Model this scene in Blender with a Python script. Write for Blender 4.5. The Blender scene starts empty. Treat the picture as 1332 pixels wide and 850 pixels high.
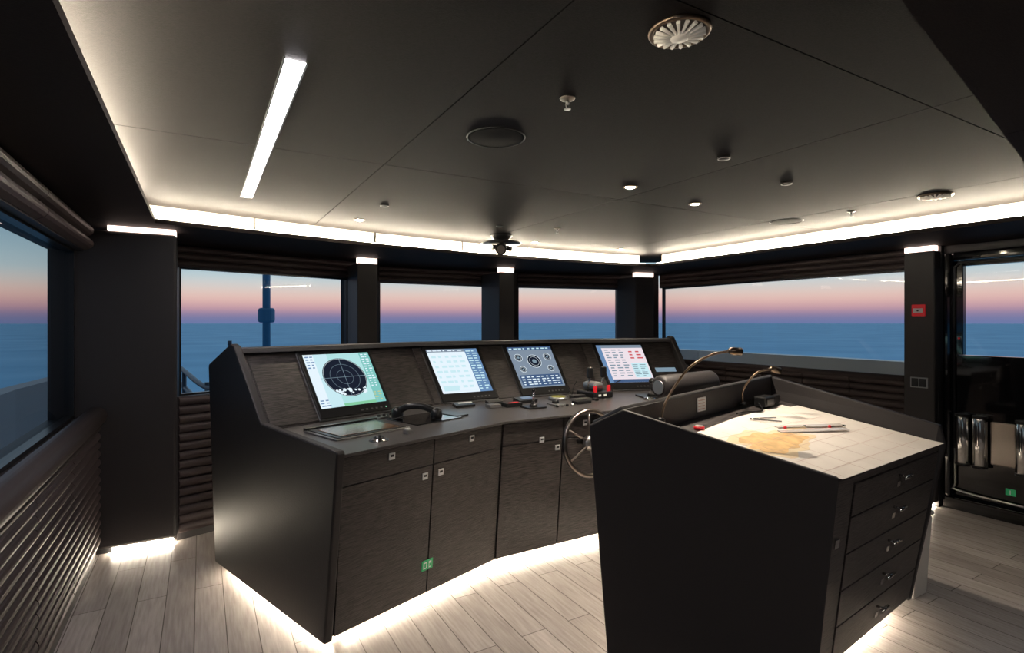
import bpy, bmesh, math, random
from mathutils import Vector, Matrix
random.seed(4)
scene = bpy.context.scene
scene.view_settings.view_transform = 'Standard'
COL = scene.collection

# ------------------------------------------------------------------ materials
def mat(name, color, rough=0.5, metal=0.0, bump=None, spec=0.5, emit=None, es=0.0, coat=0.0, var=0.0):
    m = bpy.data.materials.new(name); m.use_nodes = True
    nt = m.node_tree; b = nt.nodes['Principled BSDF']
    b.inputs['Base Color'].default_value = (*color, 1)
    b.inputs['Roughness'].default_value = rough
    b.inputs['Metallic'].default_value = metal
    b.inputs['Specular IOR Level'].default_value = spec
    b.inputs['Coat Weight'].default_value = coat
    if emit:
        b.inputs['Emission Color'].default_value = (*emit, 1)
        b.inputs['Emission Strength'].default_value = es
    tc = nt.nodes.new('ShaderNodeTexCoord')
    if bump or var:
        sc, st, stretch = bump if bump else (20, 0, (1, 1, 1))
        mp = nt.nodes.new('ShaderNodeMapping'); mp.inputs['Scale'].default_value = stretch
        nt.links.new(tc.outputs['Object'], mp.inputs['Vector'])
        n = nt.nodes.new('ShaderNodeTexNoise'); n.inputs['Scale'].default_value = sc
        n.inputs['Detail'].default_value = 5
        nt.links.new(mp.outputs['Vector'], n.inputs['Vector'])
        if st:
            bp = nt.nodes.new('ShaderNodeBump'); bp.inputs['Strength'].default_value = st
            bp.inputs['Distance'].default_value = 0.002
            nt.links.new(n.outputs['Fac'], bp.inputs['Height'])
            nt.links.new(bp.outputs['Normal'], b.inputs['Normal'])
        if var:
            r = nt.nodes.new('ShaderNodeValToRGB')
            r.color_ramp.elements[0].position = 0.38; r.color_ramp.elements[1].position = 0.62
            r.color_ramp.elements[0].color = (*[c*(1-var) for c in color], 1)
            r.color_ramp.elements[1].color = (*[min(1, c*(1+var)) for c in color], 1)
            nt.links.new(n.outputs['Fac'], r.inputs['Fac'])
            nt.links.new(r.outputs['Color'], b.inputs['Base Color'])
    return m

def emis(name, color, s):
    m = bpy.data.materials.new(name); m.use_nodes = True
    nt = m.node_tree; nt.nodes.clear()
    e = nt.nodes.new('ShaderNodeEmission'); o = nt.nodes.new('ShaderNodeOutputMaterial')
    e.inputs[0].default_value = (*color, 1); e.inputs[1].default_value = s
    nt.links.new(e.outputs[0], o.inputs[0]); return m

M_LEATH = mat('dark_leather', (0.030, 0.0265, 0.0275), 0.5, bump=(120, 0.35, (1, 1, 1)), spec=.4)
M_QUILT = mat('quilted_leather', (0.050, 0.036, 0.036), 0.52, bump=(150, 0.25, (1, 1, 1)), spec=.35)
M_CEIL = mat('ceiling_fabric', (0.0125, 0.0105, 0.0105), 0.62, bump=(90, 0.4, (1, 6, 1)), spec=.09, var=0.3)
M_SOFF = mat('soffit_fabric', (0.024, 0.019, 0.018), 0.65, bump=(90, 0.4, (1, 6, 1)), spec=.08, var=0.15)
M_COVEW = mat('cove_reflector', (0.40, 0.37, 0.33), 0.7)  # pale boards added behind the tape to bounce a bright band
M_WOOD = mat('dark_oak', (0.042, 0.0355, 0.035), 0.38, bump=(30, 0.9, (0.5, 0.5, 12)), spec=.5, var=0.7)
M_DESK = mat('desk_leather', (0.066, 0.060, 0.061), 0.36, bump=(160, 0.3, (1, 1, 1)))
M_EDGE = mat('lit_edge', (0.10, 0.095, 0.097), 0.34)  # lighter grey: window light on the top edges put into the colour
M_BLACK = mat('black_plastic', (0.012, 0.012, 0.013), 0.3)
M_GLOSS = mat('gloss_black', (0.005, 0.005, 0.006), 0.06, coat=0.6)
M_GREYP = mat('grey_plastic', (0.12, 0.12, 0.125), 0.4)
M_CHROME = mat('chrome', (0.78, 0.77, 0.75), 0.12, 1.0)
M_STEEL = mat('brushed_steel', (0.5, 0.5, 0.5), 0.32, 1.0)
M_DSTEEL = mat('dark_brushed_steel', (0.33, 0.29, 0.26), 0.28, 1.0)
M_WHITE = mat('white_lacquer', (0.70, 0.67, 0.62), 0.35)
M_GRP = mat('white_hull_paint', (0.80, 0.79, 0.76), 0.4)
M_HULLD = mat('deck_grey', (0.22, 0.24, 0.27), 0.5)
M_BULW = mat('bulwark_grey_paint', (0.30, 0.30, 0.30), 0.5)
M_MAST = mat('mast_paint', (0.06, 0.21, 0.36), 0.5)
M_RAIL = mat('rail_dark_paint', (0.03, 0.045, 0.07), 0.4)
M_RED = mat('red_plastic', (0.65, 0.02, 0.03), 0.35, emit=(0.7, 0.02, 0.03), es=0.15)
M_SIGNW = mat('sign_white', (0.8, 0.8, 0.8), 0.4)
M_GREEN = mat('sign_green', (0.03, 0.38, 0.14), 0.4, emit=(0.03, 0.4, 0.15), es=0.15)
M_COPPER = mat('copper_reflection_glass', (0.26, 0.16, 0.10), 0.18, 0.4)  # copper reflection on dark glass put into the base colour
M_PAPER = mat('chart_paper', (0.84, 0.78, 0.72), 0.7, bump=(6, 0.3, (1, 1, 1)), var=0.03)
M_LAND = mat('chart_land', (0.80, 0.52, 0.24), 0.7, bump=(14, 0, (1, 1, 1)), var=.15)
M_SHOAL = mat('chart_shoal', (0.84, 0.68, 0.46), 0.7)
M_LINE = mat('chart_line', (0.60, 0.42, 0.38), 0.7)
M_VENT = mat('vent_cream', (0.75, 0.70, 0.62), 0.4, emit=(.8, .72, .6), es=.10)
M_VENTD = mat('vent_shadow_gap', (0.12, 0.10, 0.085), 0.6)
M_BRONZE = mat('bronze', (0.20, 0.15, 0.11), 0.3, 1.0)
M_LINER = mat('seam_black', (0.004, 0.004, 0.004), 0.9)
E_COVE = emis('cove_led', (1.0, 0.88, 0.68), 185)
E_FLOOR = emis('plinth_led', (1.0, 0.87, 0.68), 85)
E_STRIP = emis('strip_led', (1.0, 0.94, 0.95), 38)
E_AFTFILL = emis('aft_fill_led', (1.0, 0.94, 0.90), 18)  # emitter of the added fill strip aft
E_DOWN = emis('downlight_led', (1.0, 0.85, 0.6), 400)
E_PILL = emis('pillar_led', (1.0, 0.76, 0.66), 3.5)

# ------------------------------------------------------------------ mesh helpers
def empty(name, loc):
    e = bpy.data.objects.new(name, None); e.empty_display_size = 0.1
    COL.objects.link(e); e.location = loc; return e

def obj(name, verts, faces, m, parent=None, bevel=0.0, smooth=False, seg=2):
    verts = [Vector(v) for v in verts]
    lo = Vector([min(v[i] for v in verts) for i in range(3)])
    hi = Vector([max(v[i] for v in verts) for i in range(3)])
    c = (lo+hi)/2
    me = bpy.data.meshes.new(name)
    me.from_pydata([v-c for v in verts], [], faces)
    bm = bmesh.new(); bm.from_mesh(me)
    bmesh.ops.recalc_face_normals(bm, faces=bm.faces[:])
    bm.to_mesh(me); bm.free()
    me.materials.append(m)
    if smooth:
        for p in me.polygons: p.use_smooth = True
    o = bpy.data.objects.new(name, me); COL.objects.link(o)
    if parent:
        o.parent = parent; o.location = c-parent.location
    else:
        o.location = c
    if bevel:
        b = o.modifiers.new('bevel', 'BEVEL'); b.width = bevel; b.segments = seg
        b.limit_method = 'ANGLE'
    return o

BF = [(0, 1, 2, 3), (7, 6, 5, 4), (0, 4, 5, 1), (1, 5, 6, 2), (2, 6, 7, 3), (3, 7, 4, 0)]
def slab(name, a, b, c, d, th, m, parent=None, bevel=0.0):
    a, b, c, d = map(Vector, (a, b, c, d))
    n = (b-a).cross(d-a).normalized()*th
    return obj(name, [a, b, c, d, a+n, b+n, c+n, d+n], BF, m, parent, bevel)

def box(name, c, s, m, parent=None, rz=0.0, bevel=0.0, rx=0.0, ry=0.0):
    R = Matrix.Rotation(rz, 3, 'Z') @ Matrix.Rotation(ry, 3, 'Y') @ Matrix.Rotation(rx, 3, 'X')
    x, y, z = s[0]/2, s[1]/2, s[2]/2
    v = [(-x, -y, -z), (x, -y, -z), (x, y, -z), (-x, y, -z), (-x, -y, z), (x, -y, z), (x, y, z), (-x, y, z)]
    return obj(name, [R @ Vector(p)+Vector(c) for p in v], BF, m, parent, bevel)

def bx(name, lo, hi, m, parent=None, bevel=0.0):
    lo = Vector(lo); hi = Vector(hi)
    return box(name, (lo+hi)/2, hi-lo, m, parent, bevel=bevel)

def prism(name, poly, z0, z1, m, parent=None, bevel=0.0):
    n = len(poly)
    v = [(p[0], p[1], z0) for p in poly]+[(p[0], p[1], z1) for p in poly]
    f = [tuple(range(n)), tuple(range(2*n-1, n-1, -1))]+[(i, (i+1) % n, n+(i+1) % n, n+i) for i in range(n)]
    return obj(name, v, f, m, parent, bevel)

def plate(name, pts, off, m, parent=None, bevel=0.0):
    pts = [Vector(p) for p in pts]; n = len(pts); off = Vector(off)
    v = pts+[p+off for p in pts]
    f = [tuple(range(n)), tuple(range(2*n-1, n-1, -1))]+[(i, (i+1) % n, n+(i+1) % n, n+i) for i in range(n)]
    return obj(name, v, f, m, parent, bevel)

def cyl(name, p0, p1, r, m, parent=None, r2=None, n=24, bevel=0.0):
    p0 = Vector(p0); p1 = Vector(p1); r2 = r if r2 is None else r2
    d = (p1-p0).normalized(); u = d.orthogonal().normalized(); w = d.cross(u)
    v = []
    for p, rr in ((p0, r), (p1, r2)):
        for i in range(n):
            a = 2*math.pi*i/n; v.append(p+(u*math.cos(a)+w*math.sin(a))*rr)
    f = [tuple(range(n)), tuple(range(2*n-1, n-1, -1))]+[(i, (i+1) % n, n+(i+1) % n, n+i) for i in range(n)]
    o = obj(name, v, f, m, parent, bevel)
    for p in o.data.polygons:
        if len(p.vertices) == 4: p.use_smooth = True
    return o

def lathe(name, c, axis, prof, m, parent=None, n=32):
    """prof: list of (radius, distance along axis)"""
    c = Vector(c); d = Vector(axis).normalized(); u = d.orthogonal().normalized(); w = d.cross(u)
    v = []; f = []
    for r, h in prof:
        for i in range(n):
            a = 2*math.pi*i/n; v.append(c+d*h+(u*math.cos(a)+w*math.sin(a))*max(r, 1e-4))
    for k in range(len(prof)-1):
        for i in range(n):
            f.append((k*n+i, k*n+(i+1) % n, (k+1)*n+(i+1) % n, (k+1)*n+i))
    f.append(tuple(range(n))); f.append(tuple(range(len(v)-1, len(v)-n-1, -1)))
    return obj(name, v, f, m, parent, smooth=True)

def torus(name, c, axis, R, r, m, parent=None, n=48, k=12):
    c = Vector(c); d = Vector(axis).normalized(); u = d.orthogonal().normalized(); w = d.cross(u)
    v = []; f = []
    for i in range(n):
        a = 2*math.pi*i/n; e = u*math.cos(a)+w*math.sin(a)
        for j in range(k):
            b = 2*math.pi*j/k; v.append(c+e*(R+r*math.cos(b))+d*r*math.sin(b))
    for i in range(n):
        for j in range(k):
            f.append((i*k+j, ((i+1) % n)*k+j, ((i+1) % n)*k+(j+1) % k, i*k+(j+1) % k))
    return obj(name, v, f, m, parent, smooth=True)

def tube(name, pts, r, m, parent=None, n=10, sub=6):
    """smooth tube mesh through points (Catmull-Rom)"""
    P = [Vector(p) for p in pts]
    if len(P) > 2:
        Q = []
        E = [P[0]*2-P[1]]+P+[P[-1]*2-P[-2]]
        for i in range(1, len(E)-2):
            for s in range(sub):
                t = s/sub; a, b, c, d = E[i-1], E[i], E[i+1], E[i+2]
                Q.append(0.5*((2*b)+(c-a)*t+(2*a-5*b+4*c-d)*t*t+(3*b-a-3*c+d)*t**3))
        Q.append(P[-1]); P = Q
    v = []; f = []; prev = None
    for i, p in enumerate(P):
        d = (P[min(i+1, len(P)-1)]-P[max(i-1, 0)]).normalized()
        u = d.orthogonal().normalized() if prev is None else (prev-d*prev.dot(d)).normalized()
        prev = u; w = d.cross(u)
        for k in range(n):
            a = 2*math.pi*k/n; v.append(p+(u*math.cos(a)+w*math.sin(a))*r)
    for i in range(len(P)-1):
        for k in range(n):
            f.append((i*n+k, i*n+(k+1) % n, (i+1)*n+(k+1) % n, (i+1)*n+k))
    f.append(tuple(range(n))); f.append(tuple(range(len(v)-1, len(v)-n-1, -1)))
    return obj(name, v, f, m, parent, smooth=True)

def channels(name, p0, p1, z0, z1, rows, depth, m, inward, parent=None, back=0.0, gaps=()):
    """channel-quilted upholstery with horizontal rolls, bulging along 'inward' (xy)"""
    p0 = Vector((*p0, 0)); p1 = Vector((*p1, 0)); nrm = Vector((*inward, 0)).normalized()
    prof = []
    h = (z1-z0)/rows; K = 6
    for r in range(rows):
        for k in range(K):
            t = k/K
            prof.append((0.004+(depth*math.sin(math.pi*t)**0.6 if t > 0 else 0.0), z0+h*(r+t)))
    prof.append((0.004, z1))
    prof = [(-back, z0)]+prof+[(-back, z1)]
    cuts = [0]+sorted(gaps)+[1]
    V = []; F = []
    L = (p1-p0).length
    for ci in range(len(cuts)-1):
        a = p0.lerp(p1, cuts[ci]+(0.004/L if ci else 0)); b = p0.lerp(p1, cuts[ci+1]-(0.004/L if ci < len(cuts)-2 else 0))
        o = len(V); n = len(prof)
        for e in (a, b):
            for d, z in prof: V.append(e+nrm*d+Vector((0, 0, z)))
        for i in range(n): F.append((o+i, o+(i+1) % n, o+n+(i+1) % n, o+n+i))
        F.append(tuple(range(o, o+n))); F.append(tuple(range(o+2*n-1, o+n-1, -1)))
    return obj(name, V, F, m, parent)

# ------------------------------------------------------------------ room constants (metres, +Y = bow, +X = starboard)
ZS = 2.20     # soffit
ZC = 2.35     # raised ceiling
ZW = 2.018    # window heads
YA = -1.6     # aft bulkhead
FW = [(-0.19, 5.29), (1.36, 5.83), (1.74, 6.06), (3.16, 6.06), (3.55, 6.02), (4.97, 5.68), (5.40, 5.36)]
XW = 5.40
XP = -0.71
ZL = 0.93     # front ledge

# floor
def floor_mat():
    m = bpy.data.materials.new('oak_planks_floor'); m.use_nodes = True
    nt = m.node_tree; b = nt.nodes['Principled BSDF']
    tc = nt.nodes.new('ShaderNodeTexCoord'); mp = nt.nodes.new('ShaderNodeMapping')
    mp.inputs['Rotation'].default_value = (0, 0, math.pi/2)
    nt.links.new(tc.outputs['Object'], mp.inputs['Vector'])
    br = nt.nodes.new('ShaderNodeTexBrick')
    br.inputs['Scale'].default_value = 1.0
    br.inputs['Brick Width'].default_value = 1.35; br.inputs['Row Height'].default_value = 0.14
    br.inputs['Mortar Size'].default_value = 0.0026; br.inputs['Mortar Smooth'].default_value = 0.3
    br.inputs['Color1'].default_value = (0.60, 0.545, 0.51, 1); br.inputs['Color2'].default_value = (0.48, 0.43, 0.40, 1)
    br.inputs['Mortar'].default_value = (0.20, 0.175, 0.16, 1); br.offset = 0.37
    nt.links.new(mp.outputs[0], br.inputs['Vector'])
    mp2 = nt.nodes.new('ShaderNodeMapping'); mp2.inputs['Scale'].default_value = (14, 1.0, 1)
    nt.links.new(tc.outputs['Object'], mp2.inputs['Vector'])
    n = nt.nodes.new('ShaderNodeTexNoise'); n.inputs['Scale'].default_value = 5; n.inputs['Detail'].default_value = 8
    nt.links.new(mp2.outputs[0], n.inputs['Vector'])
    r = nt.nodes.new('ShaderNodeValToRGB')
    r.color_ramp.elements[0].position = 0.3; r.color_ramp.elements[0].color = (0.74, 0.72, 0.71, 1)
    r.color_ramp.elements[1].position = 0.7; r.color_ramp.elements[1].color = (1, 1, 1, 1)
    nt.links.new(n.outputs['Fac'], r.inputs['Fac'])
    mx = nt.nodes.new('ShaderNodeMix'); mx.data_type = 'RGBA'; mx.blend_type = 'MULTIPLY'
    mx.inputs[0].default_value = 1
    nt.links.new(br.outputs['Color'], mx.inputs[6]); nt.links.new(r.outputs[0], mx.inputs[7])
    nt.links.new(mx.outputs[2], b.inputs['Base Color'])
    b.inputs['Roughness'].default_value = 0.26
    bp = nt.nodes.new('ShaderNodeBump'); bp.inputs['Strength'].default_value = 0.3; bp.inputs['Distance'].default_value = 0.002
    nt.links.new(n.outputs['Fac'], bp.inputs['Height']); nt.links.new(bp.outputs[0], b.inputs['Normal'])
    return m
prism('floor', [(-0.95, YA-0.1), (5.65, YA-0.1), (5.65, 5.5), (5.0, 5.95), (3.6, 6.25), (1.7, 6.25), (-0.4, 5.5), (-0.95, 5.0)], -0.08, 0, floor_mat())

# ceiling : dark backing plus fabric panels with open seams
room_c = [(-0.75, YA-0.05), (5.6, YA-0.05), (5.6, 5.5), (5.0, 5.85), (3.6, 6.2), (1.7, 6.2), (-0.4, 5.5), (-0.75, 5.0)]
V = []; F = []
def addbox(V, F, lo, hi):
    o = len(V); x0, y0, z0 = lo; x1, y1, z1 = hi
    V += [(x0, y0, z0), (x1, y0, z0), (x1, y1, z0), (x0, y1, z0), (x0, y0, z1), (x1, y0, z1), (x1, y1, z1), (x0, y1, z1)]
    F += [tuple(o+i for i in f) for f in BF]
xs = [-0.72, 0.80, 2.35, 3.90, 5.5]; ys = [-1.6, 0.95, 2.68, 5.20]
g = 0.0022
for i in range(4):
    for j in range(3):
        addbox(V, F, (xs[i]+g, ys[j]+g, ZC), (xs[i+1]-g, ys[j+1]-g, ZC+0.02))
addbox(V, F, (-0.72, YA, ZC+0.021), (5.5, 5.3, ZC+0.04))
obj('ceiling', V, F, M_CEIL)
prism('ceiling_deckhead', room_c, ZC+0.045, ZC+0.10, M_LINER)

# soffit ring (lower perimeter ceiling)
XL, XR = -0.26, 4.50
cove_front = [(XL, 4.20), (0.40, 4.37), (1.37, 4.57), (2.25, 4.67), (3.01, 4.69), (3.82, 4.67), (XR, 4.60)]
aft = [(XL, 0.28), (1.21, 0.545), (3.10, 0.89), (XR, 1.05)]
prism('ceiling_soffit_port', [(-0.72, YA), (XL, YA), (XL, 4.198), (-0.72, 4.198)], ZS, ZS+0.03, M_SOFF)
prism('ceiling_soffit_front', cove_front+[(5.5, 4.60), (5.5, 5.45), (5.0, 5.8), (3.6, 6.14), (1.7, 6.14), (-0.35, 5.42), (-0.72, 5.2), (-0.72, 4.20)], ZS, ZS+0.03, M_SOFF)
prism('ceiling_soffit_starboard', [(XR, YA), (5.5, YA), (5.5, 4.598), (XR, 4.598)], ZS, ZS+0.03, M_SOFF)
prism('ceiling_soffit_aft', [(XL+.002, YA), (2.4, YA), (2.4, 0.76), (1.21, 0.545), (XL+.002, 0.28)], ZS, ZS+0.03, M_SOFF)
prism('ceiling_soffit_aft.001', [(2.404, YA), (XR-.002, YA), (XR-.002, 1.05), (3.10, 0.89), (2.404, 0.761)], ZS, ZS+0.03, M_SOFF)
def cove(name, pts, off, m, z0, z1, w=0.02):
    for i in range(len(pts)-1):
        a = Vector((*pts[i], 0)); b = Vector((*pts[i+1], 0)); d = (b-a).normalized(); nn = Vector((-d.y, d.x, 0))
        a2 = a+nn*off; b2 = b+nn*off
        prism(name, [(a2.x, a2.y), (b2.x, b2.y), ((b2+nn*w).x, (b2+nn*w).y), ((a2+nn*w).x, (a2+nn*w).y)], z0, z1, m, parent=COVE)
COVE = empty('cove_led_tape', (2.2, 3, ZS+0.04))
Z0, Z1 = ZS+0.031, ZS+0.045
cove('tape_front', cove_front, 0.09, E_COVE, Z0, Z1)
cove('tape_port', [(XL, 0.3), (XL, 4.20)], 0.09, E_COVE, Z0, Z1)
cove('tape_starboard', [(XR, 4.58), (XR, 1.1)], 0.09, E_COVE, Z0, Z1)
cove('reflector_front', cove_front, 0.19, M_COVEW, Z0, ZC-.001, .01)  # added boards that catch the tape light, front and both sides
cove('reflector_port', [(XL, YA+.1), (XL, 4.20)], 0.19, M_COVEW, Z0, ZC-.001, .01)
cove('reflector_starboard', [(XR, 4.6), (XR, YA+.1)], 0.19, M_COVEW, Z0, ZC-.001, .01)
cove('liner_aft', aft[::-1], 0.05, M_SOFF, Z0, ZC-.001, .01)

# ------------------------------------------------------------------ walls
WP = (1, 0)
bx('wall_port', (-0.85, YA, 0.0), (-0.60, 4.43, 0.93), M_LEATH)
channels('trim_1', (-0.598, YA), (-0.598, 4.425), 0.09, 0.885, 14, 0.022, M_QUILT, WP, gaps=[0.30, 0.52, 0.74, 0.86])
cyl('trim_2', (-0.60, YA, 0.935), (-0.60, 4.425, 0.935), 0.062, M_QUILT)
bx('wall_port_head', (-0.85, YA, ZW), (-0.66, 4.43, ZS), M_LEATH)
channels('trim_3', (-0.658, YA), (-0.658, 4.425), ZW+0.005, ZS-0.005, 2, 0.045, M_QUILT, WP, gaps=[0.3, 0.55, 0.8])
prism('pillar_port', [(-0.85, 4.432), (-0.148, 4.435), (-0.17, 5.28), (-0.85, 5.28)], 0.045, ZS-0.036, M_LEATH, bevel=0.02)
bx('pillar_led_port', (-0.54, 4.436, ZS-0.035), (-0.155, 4.6, ZS-0.002), E_PILL)
bx('plinth_led_port', (-0.52, 4.46, 0.008), (-0.17, 4.48, 0.03), E_FLOOR)
bx('plinth_port', (-0.70, 4.49, 0.0), (-0.20, 5.2, 0.044), M_BLACK)
LG = [(-0.15, 4.50), (1.50, 5.02), (3.25, 5.08), (5.25, 4.70)]
prism('wall_front', LG+[(5.5, 5.30), (4.97, 5.72), (3.6, 6.10), (1.7, 6.10), (-0.17, 5.36)], 0.0, ZL, M_LEATH)
for i in range(3):
    a, b = Vector(LG[i]), Vector(LG[i+1]); d = (b-a).normalized(); n_ = Vector((-d.y, d.x))
    channels('trim_%d' % (4+i), a+d*0.01, b-d*0.01, 0.05, 1.02, 15, 0.022, M_QUILT, (d.y, -d.x), back=-0.001)
    prism('wall_front_upstand.%03d' % i, [a, b, b+n_*.04, a+n_*.04], ZL+.001, 1.022, M_LEATH)
for i in range(6):
    a, b = Vector(FW[i]), Vector(FW[i+1]); d = (b-a).normalized(); n = Vector((-d.y, d.x))
    if i % 2 == 0:
        prism('wall_front_head.%03d' % i, [a-n*0.02, b-n*0.02, b+n*0.12, a+n*0.12], ZW, ZS-0.001, M_LEATH)
        channels('trim_%d' % (7+i), a-n*0.022, b-n*0.022, ZW+0.0, ZS-0.004, 3, 0.03, M_QUILT, (-n.x, -n.y), back=-0.001)
    else:
        prism('wall_front_pier.%03d' % i, [a-n*0.02, b-n*0.02, b+n*0.12, a+n*0.12], ZL+.001, ZS-0.001, M_LEATH)

def fpillar(name, x0, x1, y0, y1, skew=0.0):
    e = empty(name, ((x0+x1)/2, y0, 1.6))
    prism('column', [(x0, y0), (x1, y0+skew), (x1, y1), (x0, y1)], ZL+.001, ZS-0.055, M_LEATH, e, bevel=0.012)
    prism('led', [(x0+0.004, y0+0.005), (x1-0.004, y0+skew+0.005), (x1-0.004, y0+.06), (x0+0.004, y0+.06)], ZS-0.055, ZS-0.002, E_PILL, e)
fpillar('window_pillar', 1.34, 1.55, 5.38, 5.80, 0.03)
fpillar('window_pillar', 3.02, 3.22, 5.52, 6.0, 0)
fpillar('window_pillar', 4.86, 5.12, 5.22, 5.58, -0.06)

bx('wall_starboard', (5.36, 2.12, 0.0), (5.62, 5.30, 1.05), M_LEATH)
channels('trim_20', (5.358, 2.36), (5.358, 4.68), 0.07, 1.05, 15, 0.03, M_QUILT, (-1, 0), gaps=[0.2, 0.4, 0.6, 0.8])
cyl('trim_21', (5.36, 2.36, 1.05), (5.36, 5.2, 1.05), 0.035, M_QUILT)
bx('wall_starboard_head', (5.40, 2.12, ZW), (5.62, 5.34, ZS), M_LEATH)
channels('trim_22', (5.398, 2.36), (5.398, 5.3), ZW, ZS-0.004, 3, 0.03, M_QUILT, (-1, 0))
ps = empty('window_pillar', (5.4, 2.23, 1.1))
bx('column', (5.30, 2.125, 0.04), (5.60, 2.355, ZS-0.045), M_LEATH, ps, bevel=0.012)
bx('led', (5.305, 2.13, ZS-0.045), (5.37, 2.35, ZS-0.002), E_PILL, ps)
bx('led_base', (5.33, 2.15, 0.008), (5.345, 2.33, 0.03), E_FLOOR, ps)
bx('wall_starboard_aft', (5.45, YA, 0.0), (5.62, 0.95, ZS-0.001), M_LEATH)
bx('wall_starboard_lintel', (5.45, 0.95, 2.14), (5.62, 2.12, ZS-0.001), M_LEATH)
bx('wall_aft', (-0.9, YA-0.12, 0), (5.65, YA-0.001, ZC), M_LEATH)

# ------------------------------------------------------------------ windows
def glass_mat():
    m = bpy.data.materials.new('window_glass'); m.use_nodes = True
    nt = m.node_tree; nt.nodes.clear()
    t = nt.nodes.new('ShaderNodeBsdfTransparent'); g = nt.nodes.new('ShaderNodeBsdfGlossy')
    t.inputs[0].default_value = (0.95, 0.98, 0.99, 1); g.inputs['Roughness'].default_value = 0.0
    f = nt.nodes.new('ShaderNodeFresnel'); f.inputs[0].default_value = 1.33
    mx = nt.nodes.new('ShaderNodeMixShader'); o = nt.nodes.new('ShaderNodeOutputMaterial')
    nt.links.new(f.outputs[0], mx.inputs[0]); nt.links.new(t.outputs[0], mx.inputs[1]); nt.links.new(g.outputs[0], mx.inputs[2])
    nt.links.new(mx.outputs[0], o.inputs[0]); return m
M_GLASS = glass_mat()
def window(k, a, b, z0, z1, outward, fr=0.03):
    a = Vector(a); b = Vector(b); n = Vector(outward).normalized(); d = (b-a).normalized(); L = (b-a).length
    e = empty('window_%d' % k, ((a.x+b.x)/2, (a.y+b.y)/2, (z0+z1)/2))
    def P(s, off, z): p = a+d*s+n*off; return Vector((p.x, p.y, z))
    def bar(nm, s0, s1, za, zb):
        v = [P(s0, 0.0, za), P(s1, 0.0, za), P(s1, 0.05, za), P(s0, 0.05, za), P(s0, 0.0, zb), P(s1, 0.0, zb), P(s1, 0.05, zb), P(s0, 0.05, zb)]
        obj(nm, v, BF, M_BLACK, e)
    bar('frame_bottom', 0, L, z0, z0+fr*0.6); bar('frame_top', 0, L, z1-fr*0.4, z1)
    bar('frame_left', 0, fr*0.5, z0+fr*0.6, z1-fr*0.4); bar('frame_right', L-fr*0.5, L, z0+fr*0.6, z1-fr*0.4)
    me = [P(0, 0.025, z0), P(L, 0.025, z0), P(L, 0.025, z1), P(0, 0.025, z1)]
    obj('pane', me, [(0, 1, 2, 3)], M_GLASS, e)
window(1, (XP, YA+0.02), (XP, 4.42), 0.935, ZW-0.001, (-1, 0))
window(2, (-0.16, 5.31), (1.35, 5.83), ZL+.002, ZW-0.001, (-0.33, 0.94))
window(3, (1.75, 6.06), (3.15, 6.06), ZL+.002, ZW-0.001, (0, 1))
window(4, (3.56, 6.02), (4.96, 5.68), ZL+.002, ZW-0.001, (0.23, 0.97))
window(5, (XW+0.03, 2.36), (XW+0.03, 5.32), 1.052, ZW-0.001, (1, 0))

# ------------------------------------------------------------------ starboard door (glossy black, glazed, dogged)
D = empty('door_1', (5.45, 1.53, 1.1))
y0, y1 = 0.96, 2.115
bx('sill', (5.40, y0, 0.0), (5.60, y1, 0.10), M_GLOSS, D, 0.01)
bx('jamb_fore', (5.40, y1-0.06, 0.101), (5.58, y1, 2.135), M_GLOSS, D, 0.02)
bx('jamb_aft', (5.40, y0, 0.101), (5.58, y0+0.06, 2.135), M_GLOSS, D, 0.02)
bx('head', (5.40, y0+0.061, 2.07), (5.58, y1-0.061, 2.135), M_GLOSS, D, 0.02)
bx('leaf_lower', (5.47, y0+0.062, 0.105), (5.53, y1-0.062, 1.28), M_GLOSS, D, 0.006)
bx('leaf_stile_fore', (5.47, y1-0.12, 1.281), (5.53, y1-0.062, 2.068), M_GLOSS, D, 0.006)
bx('leaf_stile_aft', (5.47, y0+0.062, 1.281), (5.53, y0+0.12, 2.068), M_GLOSS, D, 0.006)
bx('leaf_top', (5.47, y0+0.121, 2.02), (5.53, y1-0.121, 2.068), M_GLOSS, D, 0.006)
obj('pane', [(5.50, y0+0.12, 1.28), (5.50, y1-0.12, 1.28), (5.50, y1-0.12, 2.02), (5.50, y0+0.12, 2.02)], [(0, 1, 2, 3)], M_GLASS, D)
tube('frame_seal', [(5.455, 2.05, 0.22), (5.455, 2.05, 1.1), (5.455, 2.05, 1.9), (5.455, 2.03, 2.03), (5.455, 1.9, 2.05), (5.455, 1.1, 2.05)], 0.007, M_BLACK, D)
tube('pull_rail', [(5.45, 2.04, 0.50), (5.45, 2.04, 0.22), (5.44, 2.02, 0.16), (5.44, 1.6, 0.14), (5.44, 1.1, 0.14)], 0.009, M_STEEL, D)
for k, yy in enumerate((1.98, 1.865, 1.60)):
    cyl('door_closer_%d' % k, (5.42, yy, 0.40), (5.42, yy, 0.78), 0.048, M_CHROME, D, bevel=0.004)
    cyl('closer_cap_%d' % k, (5.42, yy, 0.781), (5.42, yy, 0.80), 0.05, M_BLACK, D)
    cyl('closer_foot_%d' % k, (5.42, yy, 0.38), (5.42, yy, 0.399), 0.05, M_BLACK, D)
bx('closer_box', (5.44, 1.65, 0.42), (5.469, 1.81, 0.76), M_DSTEEL, D, 0.01)
bx('kick_plate', (5.464, 1.1, 0.40), (5.4695, 1.54, 0.78), M_STEEL, D, 0.002)
bx('exit_sign', (5.462, 1.66, 0.20), (5.469, 1.72, 0.250), M_GREEN, D)
bx('exit_arrow', (5.459, 1.688, 0.208), (5.4615, 1.694, 0.240), M_SIGNW, D)
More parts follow.
